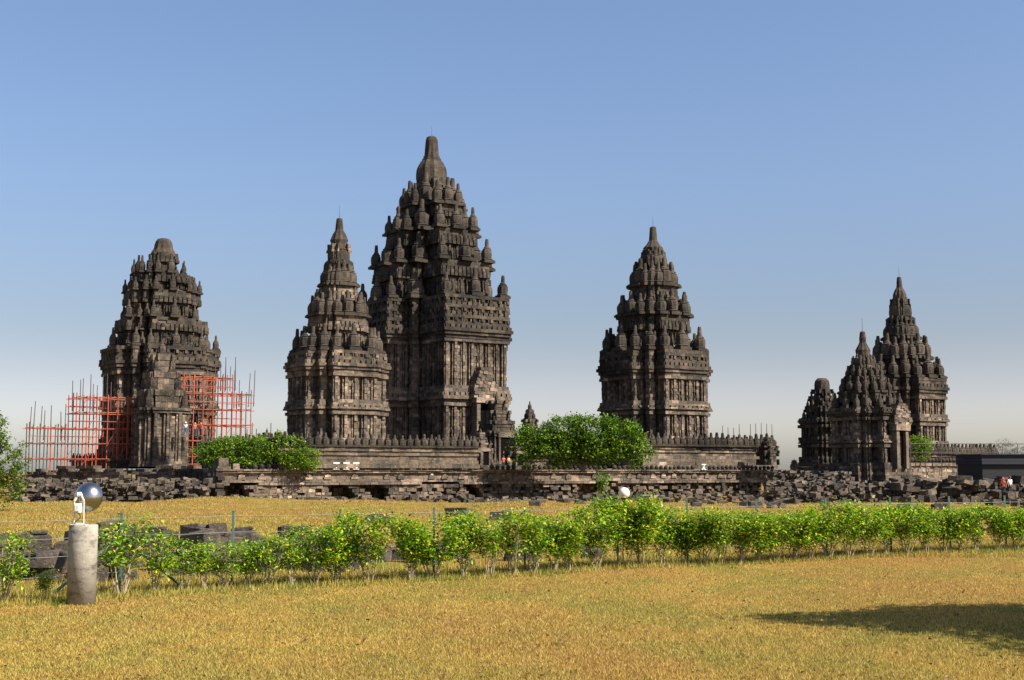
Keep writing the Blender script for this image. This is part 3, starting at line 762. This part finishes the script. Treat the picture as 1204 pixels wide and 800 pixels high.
# ---------------------------------------------------------------- scaffolding
def scaffold(label, loc, bays, step, levels, extra, tcoord, dark_from, rows, seed, dh=1.9):
    """levels(t) gives the number of lifts at a position along the scaffold"""
    rnd = random.Random(seed); root = thing('scaffolding', label, 'scaffolding', loc, TH)
    for j in range(rows):
        for i in range(bays+1):
            lv = levels(i/bays)
            if not lv: continue
            x = i*step; y = j*1.9; top = lv*dh+rnd.uniform(.3, .8); red = rnd.random() > dark_from(i/bays)
            mb = MB(); mb.tube((x, y, -1), (x+rnd.gauss(0, .06), y, top), .075, .075, 5); mb.build('pole', M['red_steel' if red else 'dark_steel'], root)
            if rnd.random() < extra(i/bays):
                mb = MB(); mb.tube((x+.35, y, lv*dh-1.5), (x+.35+rnd.gauss(0, .1), y, lv*dh+rnd.uniform(1.8, 3.6)), .07, .05, 5); mb.build('pole', M['dark_steel'], root)
    mx = max(levels(i/bays) for i in range(bays+1))
    for L in range(1, mx+1):
        for frac in (0, .5):
            ok = [i for i in range(bays+1) if levels(i/bays) >= L]
            if len(ok) < 2: continue
            z = (L-frac)*dh; mb = MB()
            for j in range(rows):
              if not frac or rnd.random() < .55: mb.tube((ok[0]*step-.5, j*1.9-.08, z), (ok[-1]*step+.5, j*1.9-.08, z+rnd.gauss(0, .1)), .05, .05, 5)
            if not frac:
                for i in ok: mb.tube((i*step-.09, -.4, z+.1), (i*step-.09, (rows-1)*1.9+.4, z+.1), .045, .045, 5)
            
            if mb.v: mb.build('ledger', M['red_steel'], root)
            if not frac and L >= mx-1:
                mb = MB(); mb.box(ok[0]*step+.2, ok[-1]*step-.1, .1, 1.4, z+.16, z+.22); mb.build('plank', M['plank'], root)
        mb = MB()
        for i in range(bays):
            if levels(i/bays) >= L and levels((i+1)/bays) >= L and rnd.random() < .3: mb.tube((i*step, -.15, (L-1)*dh), ((i+1)*step, -.15, L*dh), .03, .03, 4)
        if mb.v: mb.build('brace', M['red_steel'], root)
    return root
pL = P(38, 549, 160)
scaffold('red scaffolding stepping up on the left side of the broken topped temple', (pL.x, pL.y, ZT-.6), 10, 1.3, lambda t: 3 if t < .35 else 5, lambda t: .6 if t < .8 else .1, None, lambda t: .8-.85*t, 3, 3, 1.95)
pR = P(214, 549, 166)
scaffold('red scaffolding on the right side of the broken topped temple', (pR.x, pR.y, ZT-.3), 7, 1.32, lambda t: 6 if t < .85 else 5, lambda t: .75 if t > .4 else 0, None, lambda t: .05+.3*t, 3, 4, 2.05)
# lone poles right of the scaffold
for i, x in enumerate((290, 296, 301, 318, 326)):
    p = P(x, 530, 172); mb = MB(); mb.tube((0, 0, -2), (0, 0, 2.9+(.8 if i % 2 else 0)), .07, .06, 5); mb.tube((-.2, 0, 1.4), (.2, 0, 1.4), .05, .05, 4)
    o = mb.build('scaffold_pole', M['dark_steel']); o.location = p; tag(o, 'dark upright pole rising behind the bright green bush', 'pole', 'poles behind the bush')

# ---------------------------------------------------------------- trees and bushes
def tree(name, label, cat, loc, blobs, nl, L, leafm, trunk=None, seed=1, barkm='bark_dark', flat=.5):
    rnd = random.Random(seed); root = thing(name, label, cat, loc)
    tk = MB(); base = Vector((0, 0, -.2))
    c0 = sum((Vector(b[:3]) for b in blobs), Vector())/len(blobs); fork = Vector((c0.x*.3, c0.y*.3, max(.4, min(b[2]-b[5] for b in blobs)*.8+.3)))
    r0 = trunk or .2
    tk.tube(base, fork, r0, r0*.75, 8)
    v = []; f = []; tot = sum(b[3]*b[4]*b[5] for b in blobs)**1
    for (x, y, z, rx, ry, rz) in blobs:
        c = Vector((x, y, z)); mid = fork.lerp(c, .5)+Vector((rnd.gauss(0, .2), rnd.gauss(0, .2), .1))
        tk.tube(fork, mid, r0*.55, r0*.35, 6); tk.tube(mid, c, r0*.35, r0*.15, 6)
        n = int(nl*(rx*ry*rz)/tot); nc = max(10, int(n/26))
        for q in range(nc):
            d = Vector((rnd.gauss(0, 1), rnd.gauss(0, 1), rnd.gauss(0, 1))).normalized(); rr = rnd.uniform(.35, 1.0)**.5*rnd.choice((1, 1, .92, 1.1))
            cc = c+Vector((d.x*rx*rr, d.y*ry*rr, d.z*rz*rr))
            if q % 5 == 0: tk.tube(c, cc, r0*.1, r0*.04, 4)
            cr = L*rnd.uniform(1.2, 2.6)
            for w_ in range(26):
                o = Vector((rnd.gauss(0, .5), rnd.gauss(0, .5), rnd.gauss(0, .36)))*cr
                dd = Vector((rnd.gauss(0, 1), rnd.gauss(0, 1), rnd.gauss(0, .6))).normalized()
                leaf(v, f, cc+o, dd, Vector((rnd.gauss(0, .35), rnd.gauss(0, .35), 1)), L*rnd.uniform(.7, 1.2), L*rnd.uniform(.2, .32))
    tk.build('trunk', M[barkm], root)
    me = mesh('crown', v, f); link('crown', me, M[leafm], root)
    return root
random.seed(11)
g = G(10, 70); tree('leafy_tree', 'yellow green leafy tree cut by the left edge', 'tree', (g.x-1.3, g.y, gz(g.x, g.y)), [(-.2, 0, 3.9, 1.5, 1.4, 1.3), (.9, 0, 2.6, 1.5, 1.5, 1.4), (.7, .3, 1.2, 1.4, 1.4, 1.0), (-1.2, 0, 2.4, 1.6, 1.5, 1.7), (.2, 0, 4.8, .9, .9, .6)], 9000, .2, 'leaf_tree', .16, 1)
# dark green tree between the two big temples
D = 146; g = G(685, D); k = PX(D)
tree('broad_tree', 'broad dark green tree between the tallest temple and the lone temple', 'tree', (g.x, g.y, ZT-.1),
     [(-52*k, 0, 3.6, 2.9, 2.4, 1.9), (-22*k, .5, 4.3, 2.9, 2.5, 2.1), (12*k, 0, 4.2, 3.0, 2.5, 2.2), (42*k, 0, 3.6, 2.9, 2.4, 2.1), (62*k, 0, 2.4, 1.9, 1.9, 2.1), (-66*k, 0, 2.2, 1.6, 1.8, 1.6), (20*k, -.5, 2.4, 3.2, 2.0, 2.0), (-30*k, -.5, 2.2, 3.2, 2.0, 1.8), (-70*k, 0, 4.2, 1.0, 1.0, .8), (-10*k, 0, 5.7, 1.2, 1.1, .6), (30*k, 0, 5.6, 1.3, 1.2, .7), (56*k, 0, 4.9, 1.0, 1.0, .7)], 22000, .36, 'leaf_dark', .3, 2)
D = 134; g = G(305, D); k = PX(D)
tree('broad_bush', 'bright green broad leaved bush between scaffolding and the slender temple', 'bush', (g.x, g.y, ZT-.3),
     [(-60*k, 0, 2.0, 1.5, 1.3, 1.1), (-32*k, 0, 2.5, 1.9, 1.5, 1.3), (0, 0, 2.6, 1.9, 1.5, 1.2), (36*k, 0, 2.4, 1.9, 1.6, 1.4), (60*k, 0, 1.4, 1.4, 1.3, 1.2), (-5*k, 0, 1.2, 2.2, 1.5, 1.1), (40*k, 0, 1.1, 2.2, 1.4, 1.1), (-42*k, 0, 1.3, 1.7, 1.4, 1.0), (22*k, 0, 3.7, .5, .5, .45), (-50*k, 0, 3.0, .7, .6, .5)], 13000, .26, 'leaf_bright', .16, 3)
D = 160; g = G(1080, D)
tree('small_tree', 'small bright green tree right of the small pointed temple', 'tree', (g.x, g.y, 3.0), [(0, 0, 2.5, 1.0, 1.0, 1.1), (.9, 0, 2.6, .8, .8, .8), (-.7, 0, 3.2, .7, .7, .6), (.2, 0, 1.4, .9, .9, .8)], 2600, .25, 'leaf_bright', .09, 4)
# climbing plant on a post
g = G(708, 48); t = tree('climbing_plant', 'dark climbing plant on a post left of the white globe lamp', 'plant', (g.x, g.y, 0), [(0, 0, 1.8, .14, .14, .5), (0, 0, 1.1, .22, .2, .5), (.1, 0, .5, .3, .25, .4)], 900, .12, 'leaf_dark', .035, 5)
# far tree line seen beyond the shed
for i, (x, D, h) in enumerate(((1182, 900, 20), (1200, 920, 17), (1222, 900, 18), (1166, 930, 14))):
    g = G(x, D); tree('distant_tree', ('pale hazy tree far beyond the black shed', 'pale hazy low tree at far right edge beyond the shed', 'pale hazy tree cut off by the right edge', 'pale hazy small tree just right of the spiky parapet')[i], 'tree', (g.x, g.y, 0), [(0, 0, h, 8, 6, 5), (-6, 0, h*.8, 6, 5, 4.5), (6, 0, h*.75, 6, 5, 5), (0, 0, h*.5, 9, 6, 6)], 1800, 1.3, 'leaf_far_hazed', .6, 30+i)
# tree off to the right whose shade falls on the lawn
tree('shade_tree', 'spreading tree beyond the right edge shading the lawn', 'tree', (14.3, 16.1, 0), [(-3.4, .8, 4.7, 2.0, 1.5, .5), (-.8, 1.0, 5.0, 2.6, 2.2, .8), (-1.0, -1.5, 4.6, 2.6, 1.7, .6), (2.5, 0, 5.2, 3, 2.8, .9), (-5.0, 1.0, 4.6, 1.4, .7, .3), (.2, -3.0, 4.4, 2.2, 1.2, .4), (-2.2, -2.2, 4.4, 1.6, 1.0, .35), (-2.8, 2.4, 4.6, 1.4, .8, .3)], 32000, .22, 'leaf_dark', .18, 8)

# ---------------------------------------------------------------- concrete pillar and floodlight
D = EYE*F/(707-555)
pb = G(103, D)
mb = MB(); prof = [(.235, -.05), (.235, 1.30), (.228, 1.315), (.0, 1.318)]
mb.lathe(prof[:3], 40); o = mb.build('concrete_pillar', M['concrete']); o.location = (pb.x, pb.y, 0)
for p_ in o.data.polygons: p_.use_smooth = abs(p_.normal.z) < .5
tag(o, 'round stained concrete pillar carrying a floodlight at left', 'pillar')
fl = thing('floodlight', 'polished round floodlight with white bracket on the concrete pillar', 'floodlight', (pb.x, pb.y, 1.316), 0)
ax = Euler((R(68), 0, 0)).to_matrix()         # lamp axis: its mouth looks away towards the temples
cl = Vector((.06, .04, .46)); mb = MB()
prof = [(.02, -.225)]+[(.245*math.sin(a), -.225*math.cos(a)) for a in np.linspace(.12, math.pi*.66, 16)]
mb.lathe(prof, 36); mr = Vector((.50, .82, -.10)).to_track_quat('Z', 'Y').to_matrix()
mb.v = [list(mr @ Vector(p)+cl) for p in mb.v]; o = mb.build('reflector', M['chrome'], fl, True)
mb = MB(); mb.lathe([(.214, -.082), (.226, -.082), (.226, -.066), (.214, -.066)], 36); mb.v = [list(mr @ Vector((p[0], p[1], -p[2]))+cl) for p in mb.v]; mb.build('rim', M['white_paint'], fl)
mb = MB(); mb.box(-.09, .02, -.27, -.13, .20, .36, .002); mb.box(-.075, .005, -.285, -.27, .225, .335); bx_ = mb.build('ballast_box', M['white_paint'], fl)
bx_.modifiers.new('bevel', 'BEVEL').width = .008
mb = MB()
for s_ in (-.11, .05): mb.tube((s_, -.16, 0), (s_, -.18, .40), .011, None, 8)
mb.tube((-.11, -.18, .40), (-.06, -.16, .50), .02, .03, 8); mb.tube((.05, -.18, .40), (0, -.16, .50), .02, .03, 8); mb.tube((-.07, -.17, .50), (.0, -.15, .51), .042, .042, 10)
mb.tube((-.11, -.16, .02), (.05, -.16, .02), .012, None, 8); mb.box(-.16, .10, -.22, -.08, 0, .012); mb.build('bracket', M['white_paint'], fl)
mb = MB(); pts = [Vector((-.04+.05*math.sin(t*5), -.2-.01*t, .20-.19*t)) for t in np.linspace(0, 1, 9)]
for a, b2 in zip(pts, pts[1:]): mb.tube(a, b2, .007, None, 5)
mb.build('cable', M['black_paint'], fl)

# globe lamp
g = G(733, 46); zc = Z(580, 46); lp = thing('globe_lamp', 'white globe lamp on a black pole behind the hedge', 'lamp', (g.x, g.y, 0))
mb = MB(); mb.lathe([(.205*math.sin(a), zc-.205*math.cos(a)) for a in np.linspace(.05, math.pi-.05, 18)], 28); mb.build('globe', M['globe'], lp, True)
mb = MB(); mb.lathe([(.05, -.02), (.04, .3), (.035, zc-.34), (.06, zc-.30), (.11, zc-.22), (.13, zc-.17)], 14); mb.build('pole', M['black_paint'], lp)

# ---------------------------------------------------------------- black shed at right with railing behind
D = 125; x0 = P(1156, 575, D).x; x1 = x0+14; zt = Z(534, D); sh = thing('black_shed', 'black sheeted shed cut by the right edge', 'shed', (x0, D, 0))
mb = MB(); mb.box(0, x1-x0, 0, 7, -.5, zt-1.0); mb.build('wall', M['shed_cloth'], sh)
mb = MB()
for q, (a, b2) in enumerate(((1.0, .72), (.70, .42), (.40, .1))): mb.box(-.1, x1-x0+.1, -.25+.07*q, 7.1, zt-a, zt-b2)
mb.build('fascia', M['shed_stripe'], sh); mb = MB(); mb.box(-.2, x1-x0+.2, -.35, 7.3, zt-.1, zt); mb.build('roof', M['shed_cloth'], sh)
rl = thing('metal_railing', 'thin grey railing rising behind the black shed', 'railing', (x0, 150, 0)); zr = Z(522, 150)
mb = MB(); mb.tube((.8, 0, zr), (16, 0, zr), .05); mb.tube((.8, 0, zr-1), (16, 0, zr-1), .03); mb.build('rail', M['dark_steel'], rl)
for i in range(9):
    mb = MB(); mb.tube((.8+i*1.8, 0, 0), (.8+i*1.8, 0, zr), .045); mb.build('post', M['dark_steel'], rl)

# ---------------------------------------------------------------- people
def person(label, loc, rz, shirt, legs, hat=None, pose='stand', h=1.68):
    """body: one skinned surface; clothing and hair are children"""
    root = thing('person', label, 'person', loc, rz)
    s = h/1.7
    J = dict(pel=(0, 0, .95), wai=(0, 0, 1.1), chest=(0, .0, 1.32), neck=(0, 0, 1.46), head=(0, -.02, 1.56), top=(0, -.01, 1.68))
    for q, sg in (('L', 1), ('R', -1)):
        J.update({'sh'+q: (sg*.17, 0, 1.40), 'el'+q: (sg*.24, .03, 1.14), 'wr'+q: (sg*.25, -.08, .92), 'ha'+q: (sg*.25, -.11, .84), 'hp'+q: (sg*.09, 0, .9), 'kn'+q: (sg*.10, -.02, .50), 'an'+q: (sg*.10, .02, .09), 'to'+q: (sg*.11, -.14, .04)})
    rad = dict(pel=.13, wai=.12, chest=.14, neck=.055, head=.09, top=.07, sh=.06, el=.042, wr=.03, ha=.035, hp=.09, kn=.062, an=.042, to=.035)
    E = [('pel', 'wai'), ('wai', 'chest'), ('chest', 'neck'), ('neck', 'head'), ('head', 'top')]
    for q in 'LR': E += [('chest', 'sh'+q), ('sh'+q, 'el'+q), ('el'+q, 'wr'+q), ('wr'+q, 'ha'+q), ('pel', 'hp'+q), ('hp'+q, 'kn'+q), ('kn'+q, 'an'+q), ('an'+q, 'to'+q)]
    def skin(name, keys, edges, grow, mt_):
        keys = list(keys); me = bpy.data.meshes.new(name); me.from_pydata([tuple(c*s for c in J[k]) for k in keys], [(keys.index(a), keys.index(b_)) for a, b_ in edges], [])
        o = link(name, me, mt_, root); o.modifiers.new('skin', 'SKIN')
        for i, k in enumerate(keys):
            r = rad.get(k, rad.get(k[:-1], .05))*s+grow; me.skin_vertices[0].data[i].radius = (r, r*.85)
        me.skin_vertices[0].data[0].use_root = True
        o.modifiers.new('sub', 'SUBSURF').levels = 1; o.modifiers['sub'].render_levels = 2
        return o
    skin('body', J.keys(), E, 0, M['skin'])
    tk = ['pel', 'wai', 'chest', 'shL', 'elL', 'shR', 'elR']; skin('shirt', tk, [e for e in E if e[0] in tk and e[1] in tk], .018, M[shirt])
    lk = ['pel', 'hpL', 'knL', 'anL', 'hpR', 'knR', 'anR']; skin('trousers', lk, [e for e in E if e[0] in lk and e[1] in lk], .016, M[legs])
    mb = MB(); mb.lathe([(.108, 1.58), (.118, 1.64), (.10, 1.70), (.06, 1.74), (.01, 1.755)], 12)
    if hat: mb.lathe([(.15, 1.60), (.15, 1.615), (.10, 1.63)], 12)
    mb.v = [[c*s for c in p] for p in mb.v]; mb.build('helmet' if hat == 'h' else ('cap' if hat else 'hair'), M[{'h': 'cloth_yellow', 'w': 'cloth_white', 'r': 'cloth_red'}.get(hat, 'cloth_dark')], root, True)
    return root
def pp(px, py, D): q = P(px, py, D); return (q.x, q.y, q.z)
person('person in white shirt standing among rubble before the black shed', pp(1188, 584, 108), .4, 'cloth_white', 'cloth_dark')
person('person in red shirt standing among rubble left of the white shirted person', pp(1180, 585, 108), -.5, 'cloth_red', 'cloth_dark', 'r', h=1.6)
zz = ZT-.3+3*2.05+.22
q1 = P(218, 512, 163); person('worker all in white on the scaffolding right of the stone porch', tuple(q1), 0, 'cloth_white', 'cloth_blue', 'w')
q1 = P(229, 513, 164); person('worker with yellow helmet on the scaffolding, left of another yellow helmet', tuple(q1), .5, 'cloth_red', 'cloth_dark', 'h')
q1 = P(236, 513, 164); person('worker with yellow helmet on the scaffolding, rightmost of the workers', tuple(q1), -.5, 'cloth_red', 'cloth_dark', 'h')
q1 = P(592, 549, 156); person('visitor in red shirt before the roofed gate shrine', (q1.x, q1.y, ZT), .2, 'cloth_red', 'cloth_dark')
q1 = P(598, 549, 156); person('visitor in yellow shirt before the roofed gate shrine', (q1.x, q1.y, ZT), .8, 'cloth_yellow', 'cloth_dark')

# ---------------------------------------------------------------- fallen leaves on the lawn
random.seed(9); v = []; f = []
for i in range(900):
    px_ = random.uniform(-20, 1224); y0 = random.uniform(668, 830); D = EYE*F/(y0-555)
    if D > hedgeD(px_)-.3: continue
    g = G(px_, D); a = random.uniform(0, 6.28)
    leaf(v, f, Vector((g.x, g.y, gz(g.x, g.y)+random.uniform(.02, .05))), Vector((math.cos(a), math.sin(a), random.gauss(0, .4))).normalized(), Vector((random.gauss(0, .5), 0, 1)), random.uniform(.04, .10), random.uniform(.012, .03))
M['leaf_dead'] = leafmat('dead_leaf', [(0, (.05, .025, .012)), (1, (.16, .08, .03))], .1)
tag(link('fallen_leaves', mesh('fallen_leaves', v, f), M['leaf_dead']), 'dry brown leaves scattered over the lawn', 'leaves', kind='stuff')
# weeds and dead tufts: taller green clumps here and there on the lawn edge and field
random.seed(31); v = []; f = []
for i in range(150):
    if i < 60: px_ = random.uniform(-20, 1224); D = hedgeD(px_)-random.uniform(-.2, 1.2)*random.random()
    elif i < 80: px_ = random.uniform(0, 1204); D = EYE*F/(random.uniform(690, 800)-555)
    else: px_ = random.uniform(-20, 700); D = EYE*F/(random.uniform(593, 625)-555)
    g = G(px_, D); sc_ = random.uniform(.5, 1)*(1.0 if i < 60 else (.45 if i < 80 else 1.5))
    for q in range(26):
        a = random.uniform(0, 6.28); rr = random.gauss(0, .10*sc_); x = g.x+rr*math.cos(a)*1.6; y = g.y+rr*math.sin(a); n = len(v)
        h = random.uniform(.05, .17)*sc_; b2 = random.uniform(0, 6.28); w2 = .004+.00012*D; z0 = gz(x, y)
        v += [(x-math.cos(b2)*w2, y-math.sin(b2)*w2, z0-.01), (x+math.cos(b2)*w2, y+math.sin(b2)*w2, z0-.01), (x+random.gauss(0, .4)*h, y+random.gauss(0, .4)*h, z0+h)]; f.append((n, n+1, n+2))
M['weed'] = leafmat('weed_blade', [(0, (.05, .10, .01)), (.6, (.11, .17, .015)), (1, (.22, .22, .03))], .3)
tag(link('weed_tufts', mesh('weed_tufts', v, f), M['weed']), 'scattered green weed tufts in the dry grass', 'weeds', kind='stuff')
